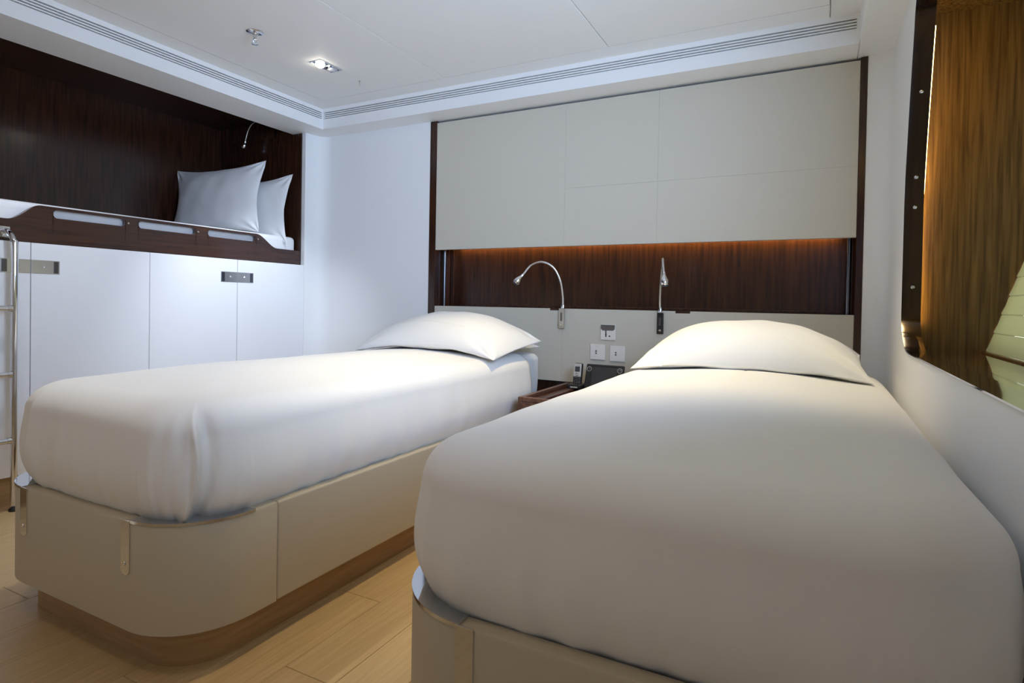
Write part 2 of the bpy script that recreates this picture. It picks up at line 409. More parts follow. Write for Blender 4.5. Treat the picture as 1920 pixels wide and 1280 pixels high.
def grille(name, label, horizontal):
    g = thing(name, label, 'air vent', (XS, YS, GZ0) if not horizontal else (-1.4, YS, GZ0))
    n = 4; slot = 0.0062; bar = ((GZ1-GZ0) - n*slot)/(n-1)
    if horizontal:
        B('grille_backing', XS+0.009, GX1-0.0005, YS+0.024, YS+0.029, GZ0+0.0003, GZ1-0.0003, VOID, g)
        for i in range(3):
            za = GZ0 + slot + i*(bar+slot)
            B('slat', XS+0.0085, GX1-0.0005, YS+0.001, YS+0.020, za, za+bar, WALL, g, bevel=0.0012, seg=1)
    else:
        B('grille_backing', XS-0.029, XS-0.024, YN+0.01, YS-0.0085, GZ0+0.0003, GZ1-0.0003, VOID, g)
        for i in range(3):
            za = GZ0 + slot + i*(bar+slot)
            B('slat', XS-0.020, XS-0.001, YN+0.01, YS-0.0085, za, za+bar, WALL, g, bevel=0.0012, seg=1)
grille('air_grille', 'long white slotted air grille above the bunk niche', False)
grille('air_grille', 'long white slotted air grille above the headboard wall', True)

# ------------------------------------------------------------------ bunk niche and cabinets on the left
BY1 = 2.98
bz0, bz1 = 1.185, 2.10
niche = bpy.data.objects.new('trim_1', None); niche.location = (-3.6, 1.4, 1.185); link(niche, kind='structure')
niche['label'] = 'dark walnut lining of the bunk niche'
B('back_panel', -4.10, -4.06, -1.0, BY1+0.06, 1.10, bz1+0.15, DARKW, niche)
B('end_panel', -4.06, -3.212, BY1-0.004, BY1+0.004, 1.10, 2.097, DARKW, niche)
B('end_panel', -4.06, -3.301, BY1-0.004, BY1+0.004, 2.097, 2.25, DARKW, niche)
B('end_panel', -4.06, -3.212, -1.0, -0.96, 1.10, bz1+0.15, DARKW, niche)
B('top_panel', -4.06, -3.301, -0.96, BY1-0.006, 2.215, 2.245, DARKW, niche)
B('bunk_deck', -4.06, -3.236, -0.96, BY1-0.005, 1.16, 1.20, DARKW, niche)
# white jamb between niche and corner, and near part of that wall
B('wall_left', -3.30, -3.18, YN, -0.98, 0, ZS, WALL, kind='structure')
B('trim_2', -3.30, -3.195, -0.98, 2.985, 0.0, 0.128, TOEO, kind='structure')
# cabinet doors
seams = [-0.238+0.0, 0.30, 0.838, 1.378, 1.917, 2.455, 2.985]
doors_lab = ['white lacquered cabinet leaf nearest the camera below the bunk', 'second white cabinet leaf below the bunk, counted from the camera side',
             'white cabinet leaf standing behind the chrome ladder, left of the first steel latch', 'white cabinet leaf to the right of the ladder, with the large steel latch half',
             'white cabinet leaf with a small steel latch on its right edge', 'white cabinet leaf next to the corner, small latch on its left edge']
H0, H1 = 1.042, 1.1045
for i in range(6):
    y0, y1 = seams[i], seams[i+1]
    c = thing('cabinet', doors_lab[i], 'cabinet', (-3.19, (y0+y1)/2, 0.128), 'white cabinets below the bunk')
    B('body', -3.90, -3.2005, y0+0.002, y1-0.002, 0.130, 1.155, DOORW, c)
    d = B('door', -3.199, -3.18, y0+0.0017, y1-0.0017, 0.130, 1.1815, DOORW, c, bevel=0.0012)
    side = 1 if i in (0, 2, 4) else -1       # latch half at high-y or low-y edge
    ye = y1-0.0017 if side > 0 else y0+0.0017
    ya, yb = sorted((ye, ye - side*0.113))
    B('latch_plate', -3.1815, -3.1785, ya, yb, H0, H1, STEEL, d, bevel=0.0008, label='flush brushed steel latch plate')
    pa, pb = sorted((ye-side*0.088, ye-side*0.108))
    B('finger_pull', -3.1790, -3.1772, pa, pb, H0+0.004, H1-0.004, GUN, d, bevel=0.0006)
    bm = bmesh.new(); lathe(bm, [(0.006, 0), (0.006, 0.001), (0.0035, 0.003), (0.001, 0.0015)], (-3.1785, ye-side*0.048, (H0+H1)/2), (1, 0, 0), 16)
    finish('key_barrel', bm, CHROME, d, smooth='auto')

# bunk rail (outline in y,z) with three slots
rail = thing('bunk_guard_rail', 'dark walnut guard rail with three long slots along the upper bunk', 'guard rail', (-3.22, 1.5, 1.185))
top = [(-0.95, 1.283), (1.30, 1.283)]
for i in range(1, 13):
    t = i/12; top.append((1.30+0.13*t, 1.283+0.077*sstep(0, 1, t)))
top += [(2.0, 1.361), (2.615, 1.361)]
for i in range(1, 13):
    t = i/12; top.append((2.615+0.165*t, 1.361-0.080*sstep(0, 1, t)))
top += [(2.974, 1.281)]
def rail_top(y):
    for a, b_ in zip(top, top[1:]):
        if a[0] <= y <= b_[0]: return a[1] + (b_[1]-a[1])*(y-a[0])/max(1e-9, b_[0]-a[0])
    return top[-1][1]
slots = [(0.55, 0.90), (1.480, 1.806), (1.874, 2.198), (2.275, 2.611)]
slots = slots[1:]
bm = bmesh.new()
ys = sorted(set([p[0] for p in top] + [s for sl_ in slots for s in sl_]))
# fine samples across slots for round ends
SZ0, SZ1 = 1.3085, 1.3455; sr = (SZ1-SZ0)/2; szc = (SZ0+SZ1)/2
extra = []
for a, b_ in slots:
    for k in range(9):
        t = sr*(1-math.cos(PI/2*k/8)); extra += [a+t, b_-t]
ys = sorted(set([round(v, 5) for v in ys+extra]))
def slot_half(y):
    for a, b_ in slots:
        if a-1e-6 <= y <= b_+1e-6:
            d = min(y-a, b_-y)
            return sr if d >= sr else math.sqrt(max(0, sr*sr-(sr-d)**2))
    return 0.0
def in_slot(a, b_):
    m = (a+b_)/2
    return any(s0 < m < s1 for s0, s1 in slots)
rx0, rx1 = -3.235, -3.21
for xx in (rx0, rx1):
    for a, b_ in zip(ys, ys[1:]):
        if in_slot(a, b_):
            ha, hb = slot_half(a), slot_half(b_)
            bm.faces.new([bm.verts.new(v) for v in ((xx, a, bz0), (xx, b_, bz0), (xx, b_, szc-hb), (xx, a, szc-ha))])
            bm.faces.new([bm.verts.new(v) for v in ((xx, a, szc+ha), (xx, b_, szc+hb), (xx, b_, rail_top(b_)), (xx, a, rail_top(a)))])
        else:
            bm.faces.new([bm.verts.new(v) for v in ((xx, a, bz0), (xx, b_, bz0), (xx, b_, rail_top(b_)), (xx, a, rail_top(a)))])
for a, b_ in zip(ys, ys[1:]):
    q = lambda za, zb: bm.faces.new([bm.verts.new(v) for v in ((rx0, a, za), (rx1, a, za), (rx1, b_, zb), (rx0, b_, zb))])
    q(rail_top(a), rail_top(b_)); q(bz0, bz0)
    if in_slot(a, b_):
        ha, hb = slot_half(a), slot_half(b_); q(szc-ha, szc-hb); q(szc+ha, szc+hb)
bmesh.ops.remove_doubles(bm, verts=bm.verts[:], dist=1e-5)
finish('rail_board', bm, DARKH, rail, bevel=0.003, seg=2)
for y in (1.822, 2.214, 2.628):
    bm = bmesh.new(); lathe(bm, [(0.005, 0), (0.005, 0.001), (0.003, 0.003)], (-3.2105, y, 1.327), (1, 0, 0), 14)
    finish('stud', bm, CHROME, rail, smooth='auto')

# bunk mattress
bm = bmesh.new(); box(bm, -4.04, -3.242, -0.9, 2.965, 1.205, 1.374)
finish('mattress', bm, SHEET, bevel=0.03, seg=4, label='white sheeted mattress in the upper bunk behind the guard rail', cat='mattress')

# ------------------------------------------------------------------ chrome ladder at far left
lad = thing('bunk_ladder', 'chrome tube ladder leaning at the bunk, left edge of the room', 'ladder', (-3.10, 1.09, 0))
for y in (1.285, 0.89):
    bm = bmesh.new()
    tube(bm, smoothpath([(-3.10, y, 0.012), (-3.10, y, 0.5), (-3.10, y, 1.12), (-3.108, y, 1.165), (-3.135, y, 1.205), (-3.175, y, 1.222), (-3.205, y, 1.222)], 8), 0.0125, 16)
    finish('side_tube', bm, CHROME, lad, smooth=True)
    bm = bmesh.new(); lathe(bm, [(0.018, 0), (0.018, 0.008), (0.014, 0.014)], (-3.10, y, 0.0), (0, 0, 1), 18)
    finish('foot', bm, BLACK, lad, smooth='auto')
for z in (0.310, 0.598, 0.884):
    bm = bmesh.new(); tube(bm, [(-3.10, 0.90, z), (-3.10, 1.275, z)], 0.0125, 16); finish('rung', bm, CHROME, lad, smooth='auto')
    for y in (1.268, 0.907):
        bm = bmesh.new(); tube(bm, [(-3.10, y-0.008, z), (-3.10, y+0.004, z)], 0.0145, 16); finish('collar', bm, STEEL, lad, smooth='auto')
B('hook_plate', -3.2085, -3.190, 0.86, 1.305, 1.196, 1.246, CHROME, lad, bevel=0.004)

# ------------------------------------------------------------------ headboard wall
hb = thing('headboard', 'wide headboard with grey leather panels and amber-lit walnut niche between dark posts', 'headboard', (-1.0, 3.15, 0))
B('frame_post', -2.235, -2.186, YB-0.002, 3.34, 0, 2.098, DARKW, hb, bevel=0.001)
B('frame_post', 0.1515, 0.179, YB-0.002, 3.34, 0, 2.098, DARKW, hb, bevel=0.001)
for (x0, x1, z0_, z1_) in ((-2.1845, -1.298, 1.277, 2.086), (-1.2976, -0.768, 1.277, 1.605), (-1.2976, -0.768, 1.6054, 2.086), (-0.7676, 0.150, 1.277, 1.605), (-0.7676, 0.150, 1.6054, 2.086)):
    B('upper_panel', x0, x1, YB, 3.165, z0_, z1_, LEATH, hb, bevel=0.0006, seg=1)
B('upper_backing', -2.184, 0.150, 3.166, 3.30, 1.30, 2.09, DARKW, hb)
for x0, x1 in ((-2.184, -1.299), (-1.298, -0.769), (-0.768, 0.150)):
    B('lower_panel', x0, x1+0.0006 if x1 < 0 else x1, YB, 3.20, 0.502, 0.919, LEATH, hb, bevel=0.0008, seg=1)
B('ledge', -2.184, 0.150, 3.2005, 3.332, 0.86, 0.917, DARKW, hb)
B('niche_back', -2.184, 0.150, 3.333, 3.345, 0.90, 1.31, DARKW, hb)
for x0, x1 in ((-2.184, -2.160), (0.100, 0.150)):
    B('niche_edge', x0, x1, 3.318, 3.332, 0.918, 1.30, DARKW, hb, bevel=0.002)
B('niche_edge', -2.160, 0.100, 3.318, 3.332, 0.918, 0.934, DARKW, hb, bevel=0.002)
for x0 in (-2.170, 0.128):
    bm = bmesh.new(); tube(bm, [(x0, 3.225, 0.918), (x0, 3.225, 1.30)], 0.011, 20); finish('guide_tube', bm, GUN, hb, smooth='auto', label='slim polished vertical tube in the niche end')
B('led_tape', -2.12, 0.09, 3.301, 3.309, 1.318, 1.326, LEDW, hb, label='amber light strip under the upper panels')
B('lower_skirt', -2.184, 0.150, 3.165, 3.20, 0.0, 0.500, DARKW, hb)
for x0, x1 in ((-1.375, -1.312), (-0.66, -0.585)):
    B('ledge_inset', x0, x1, YB-0.001, 3.17, 0.908, 0.9205, DARKW, hb, bevel=0.001)

# reading lamps
def lamp(label, x, path, matp, plate):
    t = thing('reading_lamp', label, 'lamp', (x, 3.12, 0.80))
    B('mount_plate', x-0.0165, x+0.0165, 3.122, 3.1365, plate[0], plate[1], matp, t, bevel=0.003, seg=3)
    B('switch_slot', x-0.0055, x+0.0055, 3.1195, 3.1225, plate[0]+0.042, plate[1]-0.025, GUN, t, bevel=0.0015)
    bm = bmesh.new(); lathe(bm, [(0.0065, 0), (0.0065, 0.002), (0.004, 0.004)], (x, 3.1225, plate[0]+0.018), (0, -1, 0), 16); finish('screw', bm, CHROME, t, smooth='auto')
    bm = bmesh.new(); lathe(bm, [(0.0105, 0), (0.0105, 0.018), (0.007, 0.030), (0.0055, 0.034)], (path[0][0], path[0][1], path[0][2]-0.006), (0, 0, 1), 18); finish('socket', bm, CHROME, t, smooth='auto')
    P = smoothpath(path, 10)
    bm = bmesh.new(); tube(bm, P, 0.0062, 12); finish('gooseneck', bm, STEEL, t, smooth=True, label='satin flexible gooseneck')
    e = P[-1]; d = (P[-1]-P[-3]).normalized()
    bm = bmesh.new(); lathe(bm, [(0.0072, -0.006), (0.0085, 0.0), (0.0085, 0.008), (0.0125, 0.018), (0.0185, 0.032), (0.0205, 0.045), (0.0200, 0.055), (0.0180, 0.058)], e, d, 24)
    h = finish('lamp_head', bm, CHROME, t, smooth='auto', label='teardrop chrome head')
    bm = bmesh.new(); lathe(bm, [(0.0165, 0.0575), (0.0165, 0.062), (0.012, 0.066)], e, d, 24)
    finish('lens', bm, LENS, h, smooth='auto')
lamp('chrome gooseneck reading lamp arching to the left above the left bed', -1.299,
     [(-1.290, 3.124, 0.925), (-1.290, 3.122, 0.985), (-1.300, 3.105, 1.075), (-1.335, 3.085, 1.150), (-1.395, 3.060, 1.182), (-1.455, 3.040, 1.162), (-1.490, 3.025, 1.118), (-1.500, 3.02, 1.105)], STEEL, (0.806, 0.921))
lamp('chrome gooseneck reading lamp bending forward from a dark plate above the right bed', -0.736,
     [(-0.736, 3.124, 0.915), (-0.736, 3.115, 0.985), (-0.725, 3.080, 1.075), (-0.708, 3.03, 1.155), (-0.693, 2.97, 1.180), (-0.682, 2.93, 1.155), (-0.675, 2.915, 1.120), (-0.673, 2.913, 1.105)], BLACK, (0.797, 0.909))
# lamp in the bunk niche
t = thing('reading_lamp', 'slender gooseneck lamp hanging inside the dark bunk niche', 'lamp', (-3.45, 2.97, 2.12))
B('mount_plate', -3.44, -3.40, 2.962, 2.975, 2.178, 2.212, STEEL, t, bevel=0.003)
P = smoothpath([(-3.42, 2.962, 2.195), (-3.47, 2.930, 2.207), (-3.545, 2.905, 2.208), (-3.610, 2.895, 2.190), (-3.655, 2.895, 2.145), (-3.678, 2.895, 2.09), (-3.686, 2.895, 2.07)], 10)
bm = bmesh.new(); tube(bm, P, 0.0062, 12); finish('gooseneck', bm, STEEL, t, smooth=True)
e = P[-1]; d = (P[-1]-P[-3]).normalized()
bm = bmesh.new(); lathe(bm, [(0.0085, -0.006), (0.0105, 0.0), (0.0105, 0.012), (0.0145, 0.018), (0.0165, 0.040), (0.015, 0.046)], e, d, 20)
finish('lamp_head', bm, CHROME, t, smooth='auto')

# switch plates
def plate(cat, label, xc, zc, holes, flap=False):
    t = thing(cat, label, 'switch' if cat == 'light_switch' else 'socket', (xc, 3.137, zc-0.043), 'steel plates on the headboard')
    B('face_plate', xc-0.043, xc+0.043, 3.130, 3.1365, zc-0.043, zc+0.043, PLATE, t, bevel=0.002, seg=2)
    for dx, dz_ in holes:
        bm = bmesh.new(); lathe(bm, [(0.0042, 0), (0.0042, 0.0025), (0.003, 0.0035)], (xc+dx, 3.1305, zc+dz_), (0, -1, 0), 14); finish('button', bm, BLACK, t, smooth='auto')
    if flap:
        bm = bmesh.new(); pts = [(xc-0.040, zc+0.041), (xc+0.040, zc+0.041), (xc+0.040, zc+0.020), (xc+0.030, zc+0.010), (xc-0.030, zc+0.010), (xc-0.040, zc+0.020)]
        prism(bm, pts, 'xz', 3.1275, 3.1302); finish('dark_cover', bm, GUN, t, bevel=0.0008)
        B('stem', xc-0.013, xc-0.008, 3.1275, 3.1302, zc-0.012, zc+0.012, BLACK, t)
plate('wall_socket', 'upper steel plate with a dark cover, above two others on the headboard', -1.023, 0.794, [(-0.0105, -0.012), (-0.0105, -0.021), (0.010, -0.021)], True)
plate('light_switch', 'steel plate with two black buttons, lower left of the three on the headboard', -1.080, 0.682, [(-0.008, 0.006), (-0.008, -0.006)])
plate('light_switch', 'steel plate with two black buttons, lower right of the three on the headboard', -0.967, 0.6785, [(-0.008, 0.006), (-0.008, -0.006)])

# ------------------------------------------------------------------ nightstand, phone, tablet
ns = thing('nightstand', 'low walnut nightstand with a recessed tray top between the two beds', 'nightstand', (-1.02, 2.80, 0))
nx0, nx1, ny0, ny1 = -1.262, -0.775, 2.515, 3.130
B('body', nx0, nx1, ny0, ny1, 0.06, 0.478, NIGHT, ns, bevel=0.003)
B('plinth', nx0+0.03, nx1-0.03, ny0+0.04, ny1-0.02, 0, 0.06, TOEO, ns)
for a in ((nx0, nx0+0.024, ny0, ny1), (nx1-0.024, nx1, ny0, ny1), (nx0+0.024, nx1-0.024, ny0, ny0+0.024), (nx0+0.024, nx1-0.024, ny1-0.024, ny1)):
    B('tray_rim', a[0], a[1], a[2], a[3], 0.478, 0.500, NIGHT, ns, bevel=0.003)
B('tray_insert', nx0+0.055, nx1-0.055, ny0+0.055, ny1-0.055, 0.478, 0.484, DARKW, ns, bevel=0.002)
for i in range(3):
    xa = nx0+0.10+i*0.05
    B('tray_rib', xa, xa+0.012, ny0+0.07, ny1-0.07, 0.484, 0.492, NIGHT, ns, bevel=0.002)

ph = thing('cordless_phone', 'silver and black cordless handset standing in its charger on the nightstand', 'telephone', (-1.15, 2.99, 0.492))
B('charger', -1.185, -1.105, 2.945, 3.045, 0.4925, 0.518, BLACK, ph, bevel=0.008, seg=3)
def tilt(o, pivot, ang, axis='X'):
    for m in [o]:
        me = m.data
        T = Matrix.Translation(Vector(pivot)) @ Matrix.Rotation(ang, 4, axis) @ Matrix.Translation(-Vector(pivot))
        me.transform(T)
pv = Vector((-1.147, 3.00, 0.505)) - ph.location
parts = [B('handset', -1.172, -1.122, 2.990, 3.012, 0.506, 0.628, BLACK, ph, bevel=0.009, seg=3),
         B('front_shell', -1.168, -1.126, 2.9855, 2.9895, 0.553, 0.624, SILV, ph, bevel=0.0015),
         B('display', -1.161, -1.133, 2.984, 2.9855, 0.580, 0.608, SCREEN, ph, bevel=0.001)]
bm = bmesh.new(); lathe(bm, [(0.008, 0), (0.008, 0.002), (0.005, 0.0032)], (-1.147, 2.9855, 0.565), (0, -1, 0), 18); parts.append(finish('nav_key', bm, CHROME, ph, smooth='auto'))
for r in range(4):
    for c in range(3):
        parts.append(B('key', -1.163+c*0.0125, -1.163+c*0.0125+0.008, 2.9880, 2.9900, 0.518+r*0.0085, 0.518+r*0.0085+0.005, GUN, ph, bevel=0.0008))
for p_ in parts: tilt(p_, pv, math.radians(-10))
B('charger_badge', -1.165, -1.125, 2.9435, 2.9450, 0.500, 0.507, SILV, ph)

tb = thing('touch_panel', 'black touch control panel propped against the headboard on the nightstand', 'control panel', (-1.02, 3.03, 0.492))
pv = Vector((-1.02, 2.985, 0.4935)) - tb.location
pp = [B('housing', -1.105, -0.895, 2.985, 3.003, 0.4935, 0.627, BLACK, tb, bevel=0.006, seg=3),
      B('screen', -1.068, -0.935, 2.9832, 2.9850, 0.511, 0.610, SCREEN, tb, bevel=0.001)]
for xx in (-1.086, -0.917):
    bm = bmesh.new()
    for k in range(24):
        a = 2*PI*k/24; a2 = 2*PI*(k+0.6)/24
        box(bm, xx+0.0125*math.cos(a)-0.0012, xx+0.0125*math.cos(a)+0.0012, 2.9832, 2.985, 0.598+0.0125*math.sin(a)-0.0012, 0.598+0.0125*math.sin(a)+0.0012)
    pp.append(finish('dial_ring', bm, SILV, tb))
    bm = bmesh.new(); lathe(bm, [(0.0065, 0), (0.0065, 0.002), (0.004, 0.0028)], (xx, 2.985, 0.598), (0, -1, 0), 18); pp.append(finish('dial', bm, GUN, tb, smooth='auto'))
for p_ in pp: tilt(p_, pv, math.radians(-20)); p_.location.z += 0.007
B('stand', -1.06, -0.94, 3.012, 3.075, 0.4925, 0.510, BLACK, tb, bevel=0.003)

# ------------------------------------------------------------------ beds
def rrect(x0, x1, y0, y1, rl, rr_, n=14, top=3.085):
    """U outline: starts at head right, goes down the right side, round the foot, up the left side"""
    pts = [(x1, y1)]
    pts += [(x1, y1 + (y0+rr_-y1)*i/8) for i in range(1, 8)]
    pts += arc(x1-rr_, y0+rr_, rr_, 0, -90, n)
    pts += [(x1-rr_ + (x0+rl-x1+rr_)*i/5, y0) for i in range(1, 5)]
    pts += arc(x0+rl, y0+rl, rl, -90, -180, n)
    pts += [(x0, y0+rl + (y1-y0-rl)*i/8) for i in range(1, 9)]
    return pts
def off_outline(P, d):
    out = []; n = len(P)
    for i in range(n):
        a = Vector(P[max(i-1, 0)]); c = Vector(P[min(i+1, n-1)]); t = (c-a).normalized()
        out.append((P[i][0]+t[1]*-d*-1*-1 if False else P[i][0]-t[1]*-d, P[i][1]+t[0]*-d))
    return out
def wall_shell(bm, P, z0, z1, th):
    """thin upholstered wall following open outline P (outer face), thickness th inward"""
    Q = off_outline(P, -th)
    # make sure Q is inside
    cx = sum(p[0] for p in P)/len(P); cy = sum(p[1] for p in P)/len(P)
    m = len(P)//2
    if (Vector(Q[m])-Vector((cx, cy))).length > (Vector(P[m])-Vector((cx, cy))).length: Q = off_outline(P, th)
    rb = 0.008
    prof = [(0, z0), (0, z1-rb), (rb*0.3, z1-rb*0.3), (rb, z1), (1, z1), (1, z0)]
    rings = []
    for i in range(len(P)):
        p = Vector(P[i]); q = Vector(Q[i]); d = (q-p)
        ring = []
        for u, z in prof:
            pos = q if u == 1 else p + d.normalized()*u
            ring.append(bm.verts.new((pos[0], pos[1], z)))
        rings.append(ring)
    n = len(prof)
    for i in range(len(rings)-1):
        for k in range(n): bm.faces.new((rings[i][k], rings[i][(k+1) % n], rings[i+1][(k+1) % n], rings[i+1][k]))
    bm.faces.new(rings[0]); bm.faces.new(rings[-1][::-1])
def make_bed(label, x0, x1, seam_r, seam_l, corners, y1=3.10):
    y0, R_ = 0.868, 0.20
    z0, z1 = 0.108, 0.385
    bed = thing('bed', label, 'bed', ((x0+x1)/2, 2.0, 0))
    P = rrect(x0, x1, y0, y1, R_, R_)
    # split at seams
    foot = [p for p in P if p[1] < seam_r+1e-6]
    foot = [(x1, seam_r-0.0015)] + [p for p in P if p[1] < seam_r-0.01] + [(x0, seam_l-0.0015)]
    bm = bmesh.new(); wall_shell(bm, foot, z0, z1, 0.035); finish('foot_panel', bm, BASEL, bed, smooth='auto')
    for xa, xb_ in ((x1-0.035, x1), (x0, x0+0.035)):
        B('side_panel', xa, xb_, seam_r+0.0015, y1, z0, z1, BASEL, bed, bevel=0.006, seg=3)
    # deck, open underside and plinth
    bm = bmesh.new(); prism(bm, off_in(P, 0.036), 'xy', 0.30, 0.33); finish('slat_deck', bm, DARKW, bed)
    bm = bmesh.new(); prism(bm, off_in(P, 0.037), 'xy', 0.109, 0.125); finish('bottom_board', bm, TOEO, bed)
    bm = bmesh.new(); prism(bm, off_in(P, 0.055), 'xy', 0.0, 0.109); finish('plinth', bm, TOEO, bed, smooth='auto', label='recessed oak plinth')
    # chrome corner guards
    for side in corners:
        if side == 'r': A = arc(x1-R_, y0+R_, R_, 0, -90, 16); strap_x = x1-R_
        else: A = arc(x0+R_, y0+R_, R_, -90, -180, 16); strap_x = x0+R_
        cxx = x1-R_ if side == 'r' else x0+R_
        if side == 'r': A = [(x1, y0+R_+0.012)] + A
        else: A = A + [(x0, y0+R_+0.012)]
        cc = Vector((cxx, y0+R_))
        outer = []; inner = []
        for p in A:
            v = Vector((p[0]-cc[0], p[1]-cc[1])); v = v.normalized() if v.length else v
            outer.append((p[0]+v[0]*0.0015, p[1]+v[1]*0.0015)); inner.append((p[0]-v[0]*0.062, p[1]-v[1]*0.062))
        bm = bmesh.new()
        poly = outer + inner[::-1]
        prism(bm, poly, 'xy', z1+0.0003, z1+0.0035)
        # lip over the outer edge
        lip = [(p[0], p[1]) for p in outer] + [(p[0]*1 , p[1]) for p in [( (o[0]-cc[0])*0.992+cc[0], (o[1]-cc[1])*0.992+cc[1]) for o in outer]][::-1]
        prism(bm, lip, 'xy', z1-0.004, z1+0.0003)
        g = finish('corner_guard', bm, CHROME, bed, smooth='auto', label='polished chrome corner guard')
        sx0, sx1 = (strap_x-0.030, strap_x+0.006) if side == 'r' else (strap_x-0.006, strap_x+0.030)
        bm = bmesh.new()
        pts = [(sx0, z1+0.002), (sx1, z1+0.002), (sx1, z1-0.125)] + [((sx0+sx1)/2 + (sx1-sx0)/2*math.cos(a), z1-0.125-0.012*math.sin(a)) for a in [PI*k/8 for k in range(1, 8)]] + [(sx0, z1-0.125)]
        prism(bm, pts, 'xz', y0-0.0022, y0+0.0005)
        s_o = finish('strap', bm, CHROME, g, bevel=0.0006)
        bm = bmesh.new(); lathe(bm, [(0.005, 0), (0.005, 0.0008), (0.003, 0.0016), (0.0012, 0.0006)], ((sx0+sx1)/2, y0-0.0022, z1-0.108), (0, -1, 0), 14)
        finish('screw', bm, STEEL, g, smooth='auto')
    return bed
def off_in(P, d):
    Q = off_outline(P, d); m = len(P)//2
    cx = sum(p[0] for p in P)/len(P)
    if Q[m][1] < P[m][1] or abs(Q[0][0]-cx) > abs(P[0][0]-cx): Q = off_outline(P, -d)
    Q[0] = (Q[0][0], P[0][1]); Q[-1] = (Q[-1][0], P[-1][1])
    return Q

LX0, LX1 = -2.245, -1.318
RX0, RX1 = -0.742, 0.262
make_bed('left single bed in taupe leather with curved foot and chrome corners', LX0, LX1, 1.154, 1.154, 'rl')
make_bed('right single bed in taupe leather nearest the camera, under the window wall', RX0, RX1, 1.154, 1.154, 'rl', 3.02)

